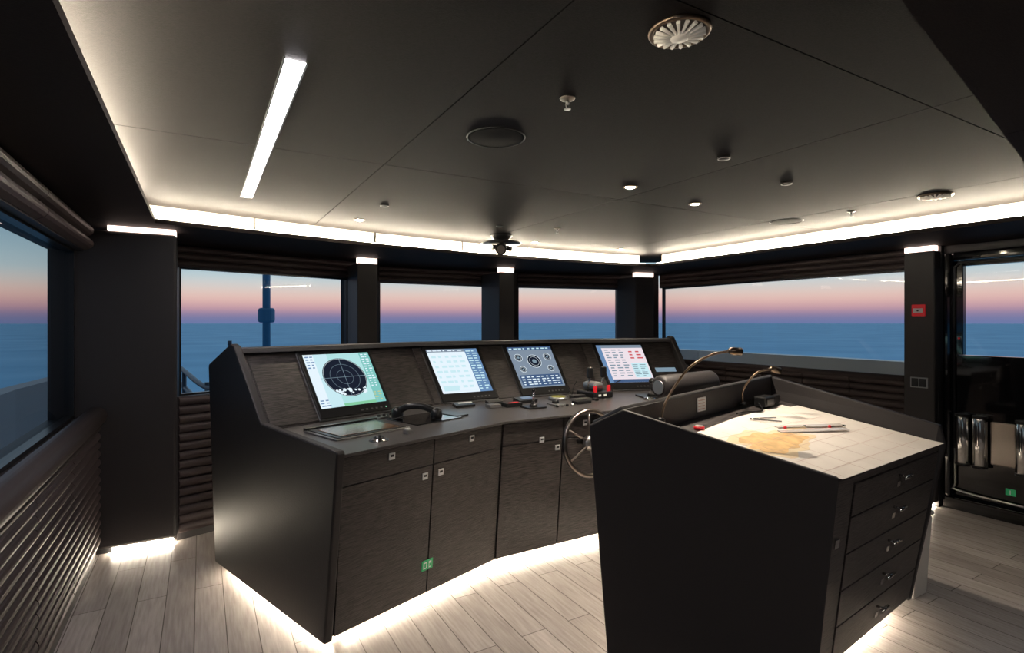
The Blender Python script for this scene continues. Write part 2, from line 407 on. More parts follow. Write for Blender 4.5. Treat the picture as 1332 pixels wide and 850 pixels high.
cyl('indicator', (5.467, 2.02, 1.42), (5.462, 2.02, 1.42), 0.008, M_RED, D)

fc = empty('fire_call_point', (5.28, 2.236, 1.655))
bx('housing', (5.275, 2.186, 1.605), (5.299, 2.286, 1.705), M_RED, fc, 0.006)
bx('glass', (5.271, 2.200, 1.635), (5.2745, 2.272, 1.672), M_SIGNW, fc)
cyl('button', (5.270, 2.236, 1.652), (5.2645, 2.236, 1.652), 0.007, M_BLACK, fc)
sw = empty('switch_plate', (5.29, 2.236, 1.04))
bx('plate', (5.288, 2.17, 0.995), (5.299, 2.30, 1.085), M_STEEL, sw, 0.003)
bx('rocker_1', (5.284, 2.182, 1.005), (5.288, 2.235, 1.075), M_BLACK, sw, 0.002)
bx('rocker_2', (5.284, 2.239, 1.005), (5.288, 2.29, 1.075), M_BLACK, sw, 0.002)

# ------------------------------------------------------------------ helm console
ST = [(Vector((0.566, 2.51)), Vector((-0.3173, 0.9483))), (Vector((1.60, 2.86)), Vector((-0.163, 1.0))),
      (Vector((2.86, 2.86)), Vector((0.163, 1.0))), (Vector((3.534, 2.635)), Vector((0.3173, 0.9483)))]
def cp(i, t, z):
    b, d = ST[i]; p = b+d*t; return Vector((p.x, p.y, z))
def cs(i, u, t, z): return cp(i, t, z).lerp(cp(i+1, t, z), u)
CON = empty('helm_console', (2.1, 3.4, 0))
def loft(name, prof, m, parent, bevel=0, ends=(0.0, 1.0)):
    n = len(prof); V = []; F = []
    for s in range(4):
        for t, z in prof:
            if s == 0: V.append(cs(0, ends[0], t, z))
            elif s == 3: V.append(cs(2, ends[1], t, z))
            else: V.append(cp(s, t, z))
    for s in range(3):
        for i in range(n): F.append((s*n+i, s*n+(i+1) % n, (s+1)*n+(i+1) % n, (s+1)*n+i))
    F.append(tuple(range(n))); F.append(tuple(range(4*n-1, 3*n-1, -1)))
    return obj(name, V, F, m, parent, bevel)
ZD = 0.947
loft('body', [(0.035, 0.93), (0.115, 0.07), (1.40, 0.07), (1.50, 1.25), (1.17, 1.365), (0.80, 0.93)], M_WOOD, CON)
loft('desk_top', [(0.0, 0.931), (0.0, ZD), (0.81, ZD), (0.80, 0.931)], M_DESK, CON, 0.003)
loft('ridge_cap', [(1.13, 1.366), (1.135, 1.395), (1.17, 1.402), (1.51, 1.272), (1.51, 1.251), (1.175, 1.372)], M_EDGE, CON, 0.003)  # cap colour carries the light from the windows
loft('plinth', [(0.26, 0.0), (0.26, 0.068), (1.30, 0.068), (1.30, 0.0)], M_BLACK, CON, 0, (0.12, 0.85))
for k, (si, sg) in enumerate(((0, -1), (3, 1))):
    b, d = ST[si]
    out = Vector((-d.y, d.x, 0)) if sg < 0 else Vector((d.y, -d.x, 0))
    prof = [(-0.012, 0.955), (0.0, 0.968), (0.77, 1.0), (1.13, 1.41), (1.18, 1.425), (1.525, 1.285), (1.53, 1.26), (1.42, 0.055), (0.10, 0.055)]
    plate('end_cheek_%d' % (k+1), [cp(si, t, z) for t, z in prof], out*0.045, M_LEATH, CON, 0.010)
def tf(z): return 0.035+(0.93-z)/0.86*0.08
def front(nm, i, u0, u1, za, zb, m=None, th=0.014, e=0.0015):
    slab(nm, cs(i, u0, tf(za)-e, za), cs(i, u1, tf(za)-e, za), cs(i, u1, tf(zb)-e, zb), cs(i, u0, tf(zb)-e, zb), th, m or M_WOOD, CON, 0.002)
n = 0
for i, cols in ((0, [(0.006, 0.502), (0.508, 0.992)]), (1, [(0.008, 0.36), (0.366, 0.68), (0.686, 0.992)]), (2, [(0.01, 0.49), (0.50, 0.99)])):
    for (u0, u1) in cols:
        n += 1
        front('drawer_%d' % n, i, u0, u1, 0.791, 0.926)
        front('door_%d' % n, i, u0, u1, 0.075, 0.785)
def latch(nm, i, u, z, s=0.018):
    L = (cp(i+1, 0, 0)-cp(i, 0, 0)).length; du = s/L
    slab(nm, cs(i, u-du, tf(z-s)-0.016, z-s), cs(i, u+du, tf(z-s)-0.016, z-s), cs(i, u+du, tf(z+s)-0.016, z+s), cs(i, u-du, tf(z+s)-0.016, z+s), 0.006, M_SIGNW, CON, 0.002)
    slab(nm+'_catch', cs(i, u-du*.5, tf(z-s*.5)-0.0225, z-s*.1), cs(i, u+du*.5, tf(z-s*.5)-0.0225, z-s*.1), cs(i, u+du*.5, tf(z+s*.5)-0.0225, z+s*.5), cs(i, u-du*.5, tf(z+s*.5)-0.0225, z+s*.5), 0.003, M_BLACK, CON)
for k, (i, u, z) in enumerate([(0, .253, .885), (0, .76, .885), (0, .455, .735), (0, .555, .735), (1, .23, .80), (1, .33, .735), (1, .5, .88), (1, .72, .735), (2, .3, .88), (2, .44, .73)]):
    latch('latch_%d' % (k+1), i, u, z)
front('exit_sign', 0, 0.465, 0.535, 0.205, 0.262, M_GREEN, 0.003, 0.0165)
front('exit_sign_figure', 0, 0.474, 0.497, 0.215, 0.252, M_SIGNW, 0.001, 0.0205)
front('exit_sign_arrow', 0, 0.508, 0.524, 0.215, 0.252, M_SIGNW, 0.001, 0.0205)
front('exit_sign_arrow_head', 0, 0.511, 0.521, 0.222, 0.240, M_GREEN, 0.001, 0.0218)
front('exit_sign_figure_body', 0, 0.480, 0.491, 0.222, 0.246, M_GREEN, 0.001, 0.0218)

def fa(i, u, v, off=0.0):
    t = 0.80+(1.17-0.80)*v; z = 0.93+(1.365-0.93)*v
    p = cs(i, u, t, z)
    n = (cs(i, 1, .80, .93)-cs(i, 0, .80, .93)).cross(cs(i, 0, 1.17, 1.365)-cs(i, 0, .80, .93)).normalized()
    return p+n*off
def face(nm, i, u0, u1, v0, v1, m, th=0.004, off=0.0005, par=None, bevel=0.0):
    slab(nm, fa(i, u0, v0, off), fa(i, u1, v0, off), fa(i, u1, v1, off), fa(i, u0, v1, off), th, m, par or CON, bevel)
def disc(nm, i, u, v, r, m, off, par=None, r_in=None):
    c = fa(i, u, v, off); nn = (fa(i, u, v, 1)-fa(i, u, v, 0)).normalized()
    if r_in is None: cyl(nm, c, c+nn*0.0003, r, m, par or CON, n=40)
    else: torus(nm, c, nn, (r+r_in)/2, (r-r_in)/2, m, par or CON, 48, 6)
pn = 0
for i, a, b in [(0, .03, .27), (0, .695, .985), (1, .005, .04), (1, .355, .483), (1, .805, .995), (2, .01, .11), (2, .69, .97)]:
    pn += 1; face('panel_%d' % pn, i, a, b, 0.06, 0.965, M_WOOD, 0.006, 0.0008, None, 0.002)
def emi(name, c, s=1.0): return emis(name, c, s)
S_W = emi('screen_white', (0.80, 0.92, 1.0), 1.0); S_CY = emi('screen_cyan', (0.50, 0.86, 0.86), .9)
S_CY2 = emi('screen_teal', (0.26, 0.68, 0.64), .85); S_PC = emi('screen_pale', (0.62, 0.88, 0.95), .95)
S_DK = emi('screen_dark', (0.012, 0.016, 0.030), 1.0); S_GR = emi('screen_green', (0.30, 0.75, 0.45), 0.8)
S_BL = emi('screen_blue', (0.06, 0.11, 0.22), 1.0); S_RD = emi('screen_red', (0.7, 0.10, 0.12), 0.9)
S_PK = emi('screen_pink', (0.90, 0.80, 0.86), .95); S_GY = emi('screen_grey', (0.22, 0.28, 0.36), 1.0); S_LB = emi('screen_line', (0.35, 0.5, 0.62), 0.6)
S_MB = emi('screen_midblue', (0.14, 0.26, 0.46), 1.0); S_YE = emi('screen_yellow', (.7, .75, .35), .8)
def display(k, i, u0, u1, v0=0.06, v1=0.96):
    L = (cp(i+1, 0.9, 0)-cp(i, 0.9, 0)).length; du = 0.026/L
    face('display_%d_trim' % k, i, u0-.004/L, u1+.004/L, v0-.012, v1+.010, M_GREYP, 0.009, 0.0, CON, 0.002)
    face('display_%d_bezel' % k, i, u0, u1, v0, v1, M_BLACK, 0.022, 0.0, CON, 0.004)
    for q in range(5):
        face('display_%d_key_%d' % (k, q), i, u0+(u1-u0)*(.55+.07*q), u0+(u1-u0)*(.58+.07*q), v0+.03, v0+.05, M_GREYP, .0015, .0222)
    return (i, u0+du, u1-du, v0+0.115, v1-0.055)
def sc(nm, D, a0, a1, b0, b1, m, lay=1):
    i, u0, u1, v0, v1 = D
    face(nm, i, u0+(u1-u0)*a0, u0+(u1-u0)*a1, v0+(v1-v0)*b0, v0+(v1-v0)*b1, m, 0.0004, 0.0222+0.0006*lay)
def text(nm, D, a0, a1, b0, b1, rows, cols, m, lay=3):
    """rows of small word-length dashes as ONE mesh"""
    i, u0, u1, v0, v1 = D; V = []; F = []; off = 0.0222+0.0006*lay+.0004
    for r_ in range(rows):
        for c_ in range(cols):
            w_ = (a1-a0)/cols; x0 = a0+c_*w_; x1 = x0+w_*random.uniform(.35, .85)
            h_ = (b1-b0)/rows; y0_ = b0+r_*h_+h_*.25; y1_ = y0_+h_*.42
            o_ = len(V)
            for (a_, b_) in ((x0, y0_), (x1, y0_), (x1, y1_), (x0, y1_)):
                V.append(fa(i, u0+(u1-u0)*a_, v0+(v1-v0)*b_, off))
            F.append((o_, o_+1, o_+2, o_+3))
    obj(nm, V, F, m, CON)
Dm = display(1, 0, 0.27, 0.695)
sc('radar_background', Dm, 0, 1, 0, 1, S_CY)
sc('radar_left', Dm, 0, .14, .0, 1, S_W, 2); sc('radar_left_mid', Dm, .14, .34, .0, 1, S_PC, 2)
sc('radar_right', Dm, .84, 1, .0, 1, S_CY2, 2); sc('radar_foot', Dm, .34, .84, .0, .05, S_GR, 2)
text('radar_text_right', Dm, .86, .99, .30, .98, 14, 2, S_W); text('radar_text_left', Dm, .02, .15, .72, .98, 5, 2, S_MB); text('radar_text_foot', Dm, .02, .17, .02, .16, 3, 2, S_MB)
text('radar_text_lower', Dm, .85, .99, .03, .22, 4, 2, S_YE)
i, u0, u1, v0, v1 = Dm; uc = u0+(u1-u0)*.50; vc = v0+(v1-v0)*.53
disc('radar_scope', 0, uc, vc, 0.155, S_DK, 0.0246)
for q, r in enumerate((0.150, 0.105, 0.058)):
    disc('radar_ring_%d' % q, 0, uc, vc, r, S_W if q == 0 else S_LB, 0.0252, r_in=r-0.0016)
face('radar_cross_h', 0, uc-.14, uc+.14, vc-.002, vc+.002, S_LB, .0004, .0253)
face('radar_cross_v', 0, uc-.001, uc+.001, vc-.27, vc+.27, S_LB, .0004, .0253)
for q in range(26):
    a = random.uniform(-0.085, 0.10); disc('radar_echo_%d' % q, 0, uc+a, vc-0.20-random.uniform(-.03, .04), random.uniform(.004, .012), S_W, 0.0256+q*0.00002)
Dm = display(2, 1, 0.045, 0.348)
sc('chart_field', Dm, 0, .74, .0, .93, S_W); sc('chart_side', Dm, .74, 1, 0, 1, S_MB); sc('chart_bar', Dm, 0, .74, .93, 1, S_GY)
sc('chart_shoal', Dm, .05, .35, .05, .16, S_PC, 2)
text('chart_side_text', Dm, .76, .99, .04, .97, 16, 2, S_PC); text('chart_bar_text', Dm, .02, .70, .935, .995, 1, 7, S_W); text('chart_soundings', Dm, .05, .70, .08, .88, 7, 5, S_PC, 2)
Dm = display(3, 1, 0.49, 0.795)
sc('engine_background', Dm, 0, 1, 0, 1, S_GY)
sc('engine_strip', Dm, .0, 1, .92, 1, S_BL, 2); sc('engine_table', Dm, .04, .96, .03, .30, S_BL, 2)
text('engine_table_text', Dm, .07, .97, .05, .28, 4, 8, S_W); text('engine_strip_text', Dm, .03, .97, .925, .99, 1, 9, S_PC)
i, u0, u1, v0, v1 = Dm
for q, (a, b, r) in enumerate([(.5, .63, .068), (.17, .73, .038), (.83, .73, .038), (.18, .44, .032), (.82, .44, .032)]):
    uu = u0+(u1-u0)*a; vv = v0+(v1-v0)*b
    disc('engine_gauge_%d' % q, 1, uu, vv, r, S_DK, .0242); disc('engine_gauge_rim_%d' % q, 1, uu, vv, r, S_W, .0248, r_in=r-.004)
    disc('engine_gauge_dial_%d' % q, 1, uu, vv, r*.68, S_W, .0248, r_in=r*.68-.002)
    disc('engine_gauge_hub_%d' % q, 1, uu, vv, r*.30, S_LB, .0248)
Dm = display(4, 2, 0.12, 0.68)
sc('alarm_background', Dm, 0, 1, 0, 1, S_PK); sc('alarm_side', Dm, 0, .09, 0, 1, S_MB, 2); sc('alarm_foot', Dm, .09, 1, 0, .08, S_BL, 2)
sc('alarm_panel', Dm, .62, .97, .12, .50, S_PC, 2); sc('alarm_head', Dm, .09, 1, .92, 1, S_GY, 2)
text('alarm_text', Dm, .14, .60, .14, .90, 11, 3, S_LB); text('alarm_text_red', Dm, .66, .97, .60, .86, 3, 2, S_RD); text('alarm_text_b', Dm, .64, .96, .14, .48, 7, 2, S_LB)
for k, (i, u) in enumerate([(0, .66), (1, .30), (1, .75), (2, .60)]):
    disc('display_led_%d' % k, i, u, 0.10, 0.005, S_GR, 0.0225)
face('brand_plate', 1, .06, .14, 0.008, 0.040, M_STEEL, .003, .001)
face('keyboard_strip', 2, .72, .95, .38, .46, S_LB, .001, .008)

# desk items
def dk(i, s, t, z=0.0):
    L = (cp(i+1, 0, 0)-cp(i, 0, 0)).length
    return cs(i, s/L, t, ZD+0.0005+z)
ANG = [math.radians(18.5), 0.0, math.radians(-18.5)]
def dbox(nm, i, s, t, sz, m, par=CON, z=0.0, rz=0.0, bevel=0.002, rx=0.0):
    p = dk(i, s, t, z+sz[2]/2); return box(nm, p, sz, m, par, rz=ANG[i]+rz, bevel=bevel, rx=rx)
dbox('chart_tray_frame', 0, .33, .44, (.46, .34, .008), M_STEEL)
dbox('chart_tray_border', 0, .33, .44, (.43, .31, .004), M_BLACK, z=.0082)
dbox('chart_tray_glass', 0, .33, .43, (.37, .24, .003), M_COPPER, z=.0125)
dbox('chart_tray_ledge', 0, .33, .62, (.46, .03, .02), M_BLACK)
lathe('trackball_ring', dk(0, .27, .13), (0, 0, 1), [(.05, 0), (.05, .006), (.03, .010), (.03, .012)], M_CHROME, CON)
lathe('trackball', dk(0, .27, .13, .010), (0, 0, 1), [(.026, 0), (.024, .008), (.014, .016), (.002, .019)], M_BLACK, CON)
dbox('push_button', 0, .47, .16, (.03, .045, .02), M_STEEL); dbox('push_button_cap', 0, .47, .16, (.02, .03, .008), M_SIGNW, z=.0205)
dbox('handset_plate', 0, .78, .44, (.36, .30, .006), M_GLOSS)
dbox('side_tray', 0, .98, .44, (.10, .24, .010), M_BLACK)
dbox('switch_row', 0, .62, .66, (.10, .05, .012), M_STEEL)
for q in range(3): lathe('rotary_knob_%d' % q, dk(0, .585+.035*q, .66, .0125), (0, 0, 1), [(.011, 0), (.010, .014), (.002, .015)], M_BLACK, CON, 16)
HS = empty('vhf_handset', dk(0, .74, .45, .06))
tube('grip', [dk(0, .66, .55, .052), dk(0, .69, .49, .083), dk(0, .75, .42, .083), dk(0, .80, .36, .052)], .021, M_BLACK, HS)
lathe('earpiece', dk(0, .655, .56, .010), (0, 0, 1), [(.034, 0), (.038, .02), (.034, .05), (.017, .066)], M_BLACK, HS)
lathe('mouthpiece', dk(0, .805, .35, .010), (0, 0, 1), [(.034, 0), (.038, .02), (.034, .05), (.017, .066)], M_BLACK, HS)
tube('cord', [dk(0, .70, .60, .02), dk(0, .62, .61, .03), dk(0, .60, .53, .012), dk(0, .64, .46, .03)], .005, M_BLACK, HS)
dbox('keypad', 1, .12, .66, (.15, .07, .022), M_BLACK, rx=.2); dbox('keypad_label', 1, .12, .645, (.11, .02, .003), M_SIGNW, z=.028, rx=.2)
dbox('radio_box', 1, .37, .50, (.13, .09, .028), M_BLACK); dbox('radio_box_face', 1, .37, .47, (.08, .015, .004), M_RED, z=.0285)
dbox('radio_box_b', 1, .33, .66, (.12, .06, .024), M_BLACK, rx=.2)
dbox('radio_box_c', 1, .26, .54, (.09, .08, .02), M_GREYP)
dbox('autopilot_panel', 1, .54, .62, (.16, .10, .03), M_BLACK, rx=.15); dbox('autopilot_screen', 1, .54, .61, (.09, .05, .003), S_GY, z=.034, rx=.15)
dbox('joystick_plate', 1, .45, .36, (.14, .13, .012), M_BLACK)
dbox('tiller_plate', 1, .66, .40, (.10, .12, .008), M_GREYP)
lathe('tiller_knob', dk(1, .66, .42, .009), (0, 0, 1), [(.028, 0), (.026, .02), (.012, .03), (.002, .031)], M_BLACK, CON, 24)
for q in range(4): lathe('console_knob_%d' % q, dk(1, .60+.04*q, .30), (0, 0, 1), [(.012, 0), (.011, .016), (.002, .017)], M_STEEL if q % 2 else M_BLACK, CON, 16)
JS = empty('joystick', dk(1, .45, .36, .05))
lathe('boot', dk(1, .45, .36, .013), (0, 0, 1), [(.03, 0), (.024, .012), (.009, .028)], M_BLACK, JS); cyl('stick', dk(1, .45, .36, .035), dk(1, .455, .365, .12), .007, M_CHROME, JS)
lathe('knob', dk(1, .455, .365, .11), (0, 0, 1), [(.006, 0), (.015, .008), (.015, .02), (.005, .03)], M_BLACK, JS)
lathe('compass_dial', dk(1, .80, .62), (0, 0, 1), [(.075, 0), (.075, .015), (.06, .022)], M_STEEL, CON)
lathe('compass_dial_face', dk(1, .80, .62, .022), (0, 0, 1), [(.058, 0), (.058, .002)], emi('dial_glow', (.75, .65, .15), .35), CON)
dbox('card_tray_1', 1, .90, .46, (.16, .07, .02), M_STEEL); dbox('card_tray_2', 1, .84, .36, (.13, .07, .02), M_BLACK); dbox('card_tray_3', 1, .94, .58, (.12, .06, .03), M_BLACK)
TH = empty('engine_throttles', dk(1, 1.10, .60, .06))
dbox('base', 1, 1.10, .60, (.19, .24, .05), M_BLACK, TH, bevel=.01)
dbox('quadrant', 1, 1.10, .62, (.10, .17, .07), M_STEEL, TH, z=.051, bevel=.025)
for q, dx in enumerate((-.06, .06)):
    cyl('lever_%d' % q, dk(1, 1.10+dx, .60, .05), dk(1, 1.10+dx, .57, .19), .008, M_CHROME, TH)
    dbox('lever_grip_%d' % q, 1, 1.10+dx, .565, (.05, .035, .09), M_BLACK, TH, z=.155, bevel=.012)
    dbox('lever_light_%d' % q, 1, 1.10+dx, .49, (.035, .01, .05), M_RED, TH, z=.052)
    dbox('lever_label_%d' % q, 1, 1.10+dx*.4, .482, (.03, .005, .018), M_SIGNW, TH, z=.016)
dbox('stop_button', 1, 1.0, .42, (.04, .04, .02), M_BLACK, bevel=.006)
dbox('plate_starboard', 2, .22, .42, (.20, .20, .012), M_BLACK)
J2 = empty('joystick', dk(2, .22, .42, .05))
lathe('boot', dk(2, .22, .42, .013), (0, 0, 1), [(.04, 0), (.03, .02), (.012, .04)], M_BLACK, J2); cyl('stick', dk(2, .22, .42, .04), dk(2, .22, .42, .12), .008, M_BLACK, J2)
lathe('knob', dk(2, .22, .42, .11), (0, 0, 1), [(.01, 0), (.026, .012), (.026, .03), (.008, .045)], M_BLACK, J2)
lathe('joystick_ring', dk(2, .12, .28), (0, 0, 1), [(.045, 0), (.045, .012), (.03, .02)], M_CHROME, CON)
dbox('monitor_keypad', 2, .45, .60, (.20, .09, .02), M_BLACK); dbox('monitor_keypad_keys', 2, .45, .60, (.16, .05, .004), S_LB, z=.0205)
tube('microphone_neck', [dk(1, .98, .74), dk(1, .99, .72, .08), dk(1, 1.0, .69, .13)], .004, M_BLACK, CON)
tube('microphone_neck_b', [dk(2, .05, .70), dk(2, .06, .68, .08), dk(2, .09, .64, .12)], .004, M_BLACK, CON)

# steering wheel
SW = empty('steering_wheel', (2.165, 2.75, 0.775))
ax = Vector((0.0, -1, 0.12)).normalized(); c0 = Vector((2.175, 2.75, 0.775))
torus('rim', c0, ax, 0.205, 0.013, M_DSTEEL, SW)
torus('rim_grip', c0-ax*.006, ax, 0.207, 0.0145, M_BLACK, SW)
u = Vector((1, 0, 0)); w = ax.cross(u).normalized()
for k in range(6):
    a = math.radians(90+60*k); cyl('spoke_%d' % k, c0+(u*math.cos(a)+w*math.sin(a))*.03, c0+(u*math.cos(a)+w*math.sin(a))*.20, .009, M_DSTEEL, SW, r2=.006)
lathe('hub', c0-ax*.02, ax, [(.05, 0), (.05, .02), (.035, .04), (.008, .045)], M_STEEL, SW)
cyl('shaft', c0-ax*.02, c0-ax*.13, .018, M_BLACK, SW)

PL = empty('console_plinth_led', (2.1, 3.0, 0.055))
for i, a, b in ((0, .12, 1), (1, 0, 1), (2, 0, .85)):
    cyl('tape_%d' % i, cs(i, a, .235, .058), cs(i, b, .235, .058), .007, E_FLOOR, PL, n=8)
    cyl('tape_back_%d' % i, cs(i, a, 1.32, .058), cs(i, b, 1.32, .058), .007, E_FLOOR, PL, n=8)
cyl('tape_port', cs(0, .045, .20, .050), cs(0, .045, 1.34, .050), .009, E_FLOOR, PL, n=8)
cyl('tape_starboard', cs(2, .88, .27, .058), cs(2, .88, 1.30, .058), .007, E_FLOOR, PL, n=8)

# ------------------------------------------------------------------ helm chair
HC = empty('helm_chair', (2.78, 2.50, 0))
lathe('pedestal', (2.80, 2.52, 0.0), (0, 0, 1), [(.20, 0), (.20, .02), (.06, .05), (.05, .50)], M_STEEL, HC)
box('seat', (2.80, 2.50, .56), (.46, .36, .11), M_LEATH, HC, bevel=.03)
box('backrest', (2.86, 2.50, .86), (.44, .07, .46), M_LEATH, HC, bevel=.025, rx=.05)
lathe('head_roll', (2.545, 2.52, 1.135), (1, 0.04, 0.02), [(.055, 0), (.070, .008), (.075, .02), (.075, .50), (.070, .512), (.055, .52)], M_LEATH, HC)
cyl('roll_cap', (2.543, 2.52, 1.135), (2.535, 2.52, 1.135), .045, M_STEEL, HC)

# ------------------------------------------------------------------ chart table
CT = empty('chart_table', (2.6, 1.7, 0))
FL = Vector((2.225, 1.235)); FR = Vector((3.40, 1.345)); BR = Vector((3.30, 2.25)); BL = Vector((1.70, 1.88))
fd = (FR-FL).normalized(); fn = Vector((-fd.y, fd.x))
def tz(p): return 0.915+0.15*(Vector(p)-FL).dot(fn)
bot = [Vector((2.185, 1.31)), Vector((3.27, 1.44)), Vector((3.24, 2.25)), Vector((1.66, 1.95))]
top = [FL+Vector((.02, .01)), FR+Vector((-.03, .0)), BR+Vector((-.03, .0)), BL+Vector((.02, .0))]
V = [(p.x, p.y, .08) for p in bot]+[(p.x, p.y, tz(p)) for p in top]
obj('carcass', V, BF, M_WOOD, CT)
prism('plinth', [(2.3, 1.45), (3.15, 1.55), (3.12, 2.15), (1.85, 1.95)], 0, .079, M_BLACK, CT)
dch = Vector((1.58-2.233, 1.99-1.233, 0)).normalized(); inn = Vector((dch.y, -dch.x, 0))
plate('cheek_port', [(2.236, 1.229, .925), (1.678, 1.878, 1.155), (1.575, 1.995, 1.075), (1.63, 1.932, .03), (2.18, 1.294, .03)], -inn*0.032, M_LEATH, CT, 0.006)
plate('cheek_starboard', [(3.40, 1.32, .90), (3.395, 1.34, 1.005), (3.30, 2.25, 1.19), (3.29, 2.36, 1.12), (3.25, 2.30, .06), (3.275, 1.43, .06)], (.032, .002, 0), M_LEATH, CT, 0.006)
slab('back_wall', (3.30, 2.25, tz(BR)-.02), (1.68, 1.88, tz(BL)-.02), (1.678, 1.878, 1.152), (3.30, 2.25, 1.188), .03, M_LEATH, CT, 0.004)
slab('back_panel', (3.25, 2.28, .08), (1.66, 1.96, .08), (1.60, 1.99, 1.065), (3.30, 2.34, 1.12), .02, M_WOOD, CT, 0.004)
slab('back_cap', (1.665, 1.88, 1.153), (3.31, 2.25, 1.19), (3.30, 2.36, 1.125), (1.585, 1.985, 1.075), .015, M_EDGE, CT, 0.003)
fb0, fb1 = bot[0], bot[1]; ft0, ft1 = FL, FR
def fp(u, z, off=0.0):
    k = (z-.08)/(.915-.08)
    a = fb0.lerp(ft0, k); b = fb1.lerp(ft1, k); p = a.lerp(b, u)-fn*off
    return Vector((p.x, p.y, z))
def fslab(nm, u0, u1, z0, z1, th, m, off=0.001, bevel=.002):
    slab(nm, fp(u0, z0, off), fp(u1, z0, off), fp(u1, z1, off), fp(u0, z1, off), th, m, CT, bevel)
fslab('stile', 0.0, .13, .085, .905, .012, M_WOOD)
zz = [.085, .245, .405, .565, .725, .870]
for k in range(5):
    fslab('drawer_%d' % (k+1), .14, .985, zz[k]+.004, zz[k+1]-.002, .014, M_WOOD)
    zc = (zz[k]+zz[k+1])/2+.03
    cyl('knob_stem_%d' % k, fp(.55, zc, .015), fp(.55, zc, .045), .006, M_CHROME, CT, n=12)
    cyl('knob_bar_%d' % k, fp(.51, zc, .048), fp(.59, zc, .048), .009, M_CHROME, CT, n=12)
    fslab('keyhole_%d' % k, .54, .57, zc-.055, zc-.03, .002, M_CHROME, .0155, 0)
fslab('top_rail', .0, .985, .874, .905, .010, M_WOOD)
fslab('stile_latch', .03, .06, .62, .66, .006, M_CHROME, .0135)
PL2 = empty('chart_table_plinth_led', (2.6, 1.8, .07))
for k, (a, b) in enumerate([((2.28, 1.42), (3.16, 1.52)), ((3.19, 1.54), (3.16, 2.16)), ((1.80, 1.97), (2.26, 1.44)), ((3.1, 2.19), (1.85, 1.99))]):
    cyl('tape_%d' % k, (*a, .068), (*b, .068), .006, E_FLOOR, PL2, n=8)

def tp(x, y, off=0.002): return Vector((x, y, tz((x, y))+off))
NC = empty('nautical_chart', (2.7, 1.6, .98))
def patch(nm, poly, m, off, par=NC, th=.0008):
    plate(nm, [tp(x, y, off) for x, y in poly], (0, 0, th), m, par)
patch('sheet', [(2.245, 1.215), (3.385, 1.315), (3.30, 1.55), (3.16, 2.08), (2.55, 1.96), (1.98, 1.80), (2.12, 1.5)], M_PAPER, .004)
patch('sheet_under', [(2.30, 1.25), (3.375, 1.36), (3.28, 2.05), (2.6, 1.97), (2.3, 1.85)], M_PAPER, .0015)
def blob(cx, cy, rx, ry, s, n=44):
    out = []
    for k in range(n):
        a = 2*math.pi*k/n; r = 1+.14*math.sin(3*a+s)+.09*math.sin(7*a+s*2)+.07*math.sin(11*a+2)
        out.append((cx+rx*r*math.cos(a)+.05*math.sin(a), cy+ry*r*math.sin(a)))
    return out
patch('shoal_area', blob(2.40, 1.62, .27, .15, 1.0), M_SHOAL, .0052, th=.0003)
patch('land_area', blob(2.40, 1.62, .22, .11, 1.2), M_LAND, .0057, th=.0003)
patch('land_area_b', blob(2.70, 1.70, .10, .05, 2.2), M_SHOAL, .0057, th=.0003)
for k in range(5):
    patch('grid_line_%d' % k, [(2.28+k*.2, 1.23+k*.02), (2.2815+k*.2, 1.23+k*.02), (2.2515+k*.19, 1.80+k*.03), (2.25+k*.19, 1.80+k*.03)], M_LINE, .0062, th=.0002)
    patch('grid_cross_%d' % k, [(2.24-.03*k, 1.29+.11*k), (2.24-.03*k, 1.2915+.11*k), (3.30-.03*k, 1.3935+.11*k), (3.30-.03*k, 1.392+.11*k)], M_LINE, .0062, th=.0002)
PR = empty('parallel_rule', (2.95, 1.6, 1.0))
M_PERS = mat('clear_perspex', (0.72, 0.66, 0.62), 0.08, spec=.8)
def ruler(nm, x, y, L, w, a):
    c = tp(x, y, .012); box(nm, c, (L, w, .004), M_PERS, PR, rz=a, rx=math.atan(.15)*math.cos(a), ry=math.atan(.15)*math.sin(a)*-1)
ruler('bar_1', 2.80, 1.66, .46, .030, math.radians(-12)); ruler('bar_2', 2.86, 1.72, .46, .030, math.radians(-12))
for k, (x, y) in enumerate([(2.64, 1.72), (2.78, 1.70), (2.94, 1.66), (3.04, 1.64)]):
    lathe('pivot_%d' % k, tp(x, y, .015), (0, 0, 1), [(.008, 0), (.008, .010), (.004, .013)], M_CHROME if k % 2 else M_RED, PR)
dv = empty('chart_dividers', tp(2.72, 1.86, .01))
cyl('leg_1', tp(2.60, 1.90, .012), tp(2.76, 1.82, .012), .004, M_CHROME, dv); cyl('leg_2', tp(2.60, 1.90, .014), tp(2.80, 1.88, .012), .004, M_CHROME, dv)
tr = empty('chart_magnifier', tp(2.15, 1.88, .01)); lathe('ring', tp(2.17, 1.875, .005), (0, 0, 1), [(.026, 0), (.026, .010), (.021, .012)], M_RED, tr); lathe('lens', tp(2.17, 1.875, .018), (0, 0, 1), [(.020, 0), (.018, .003)], M_PERS, tr)
nb = empty('notice_plate', (2.44, 2.02, 1.11))
def bw(s, z, off):
    a = Vector((1.68, 1.88)); b = Vector((3.30, 2.25)); p = a.lerp(b, s); n_ = Vector((b.y-a.y, -(b.x-a.x))).normalized()
    return Vector((p.x+n_.x*off, p.y+n_.y*off, z))
slab('plate', bw(.40, 1.065, .002), bw(.455, 1.065, .002), bw(.455, 1.14, .002), bw(.40, 1.14, .002), .003, M_SIGNW, nb)
for k in range(4): slab('text_%d' % k, bw(.405, 1.075+.016*k, .0055), bw(.448, 1.075+.016*k, .0055), bw(.448, 1.080+.016*k, .0055), bw(.405, 1.080+.016*k, .0055), .0004, M_LINE, nb)
bk = empty('desk_instruments', (2.95, 2.05, 1.06))
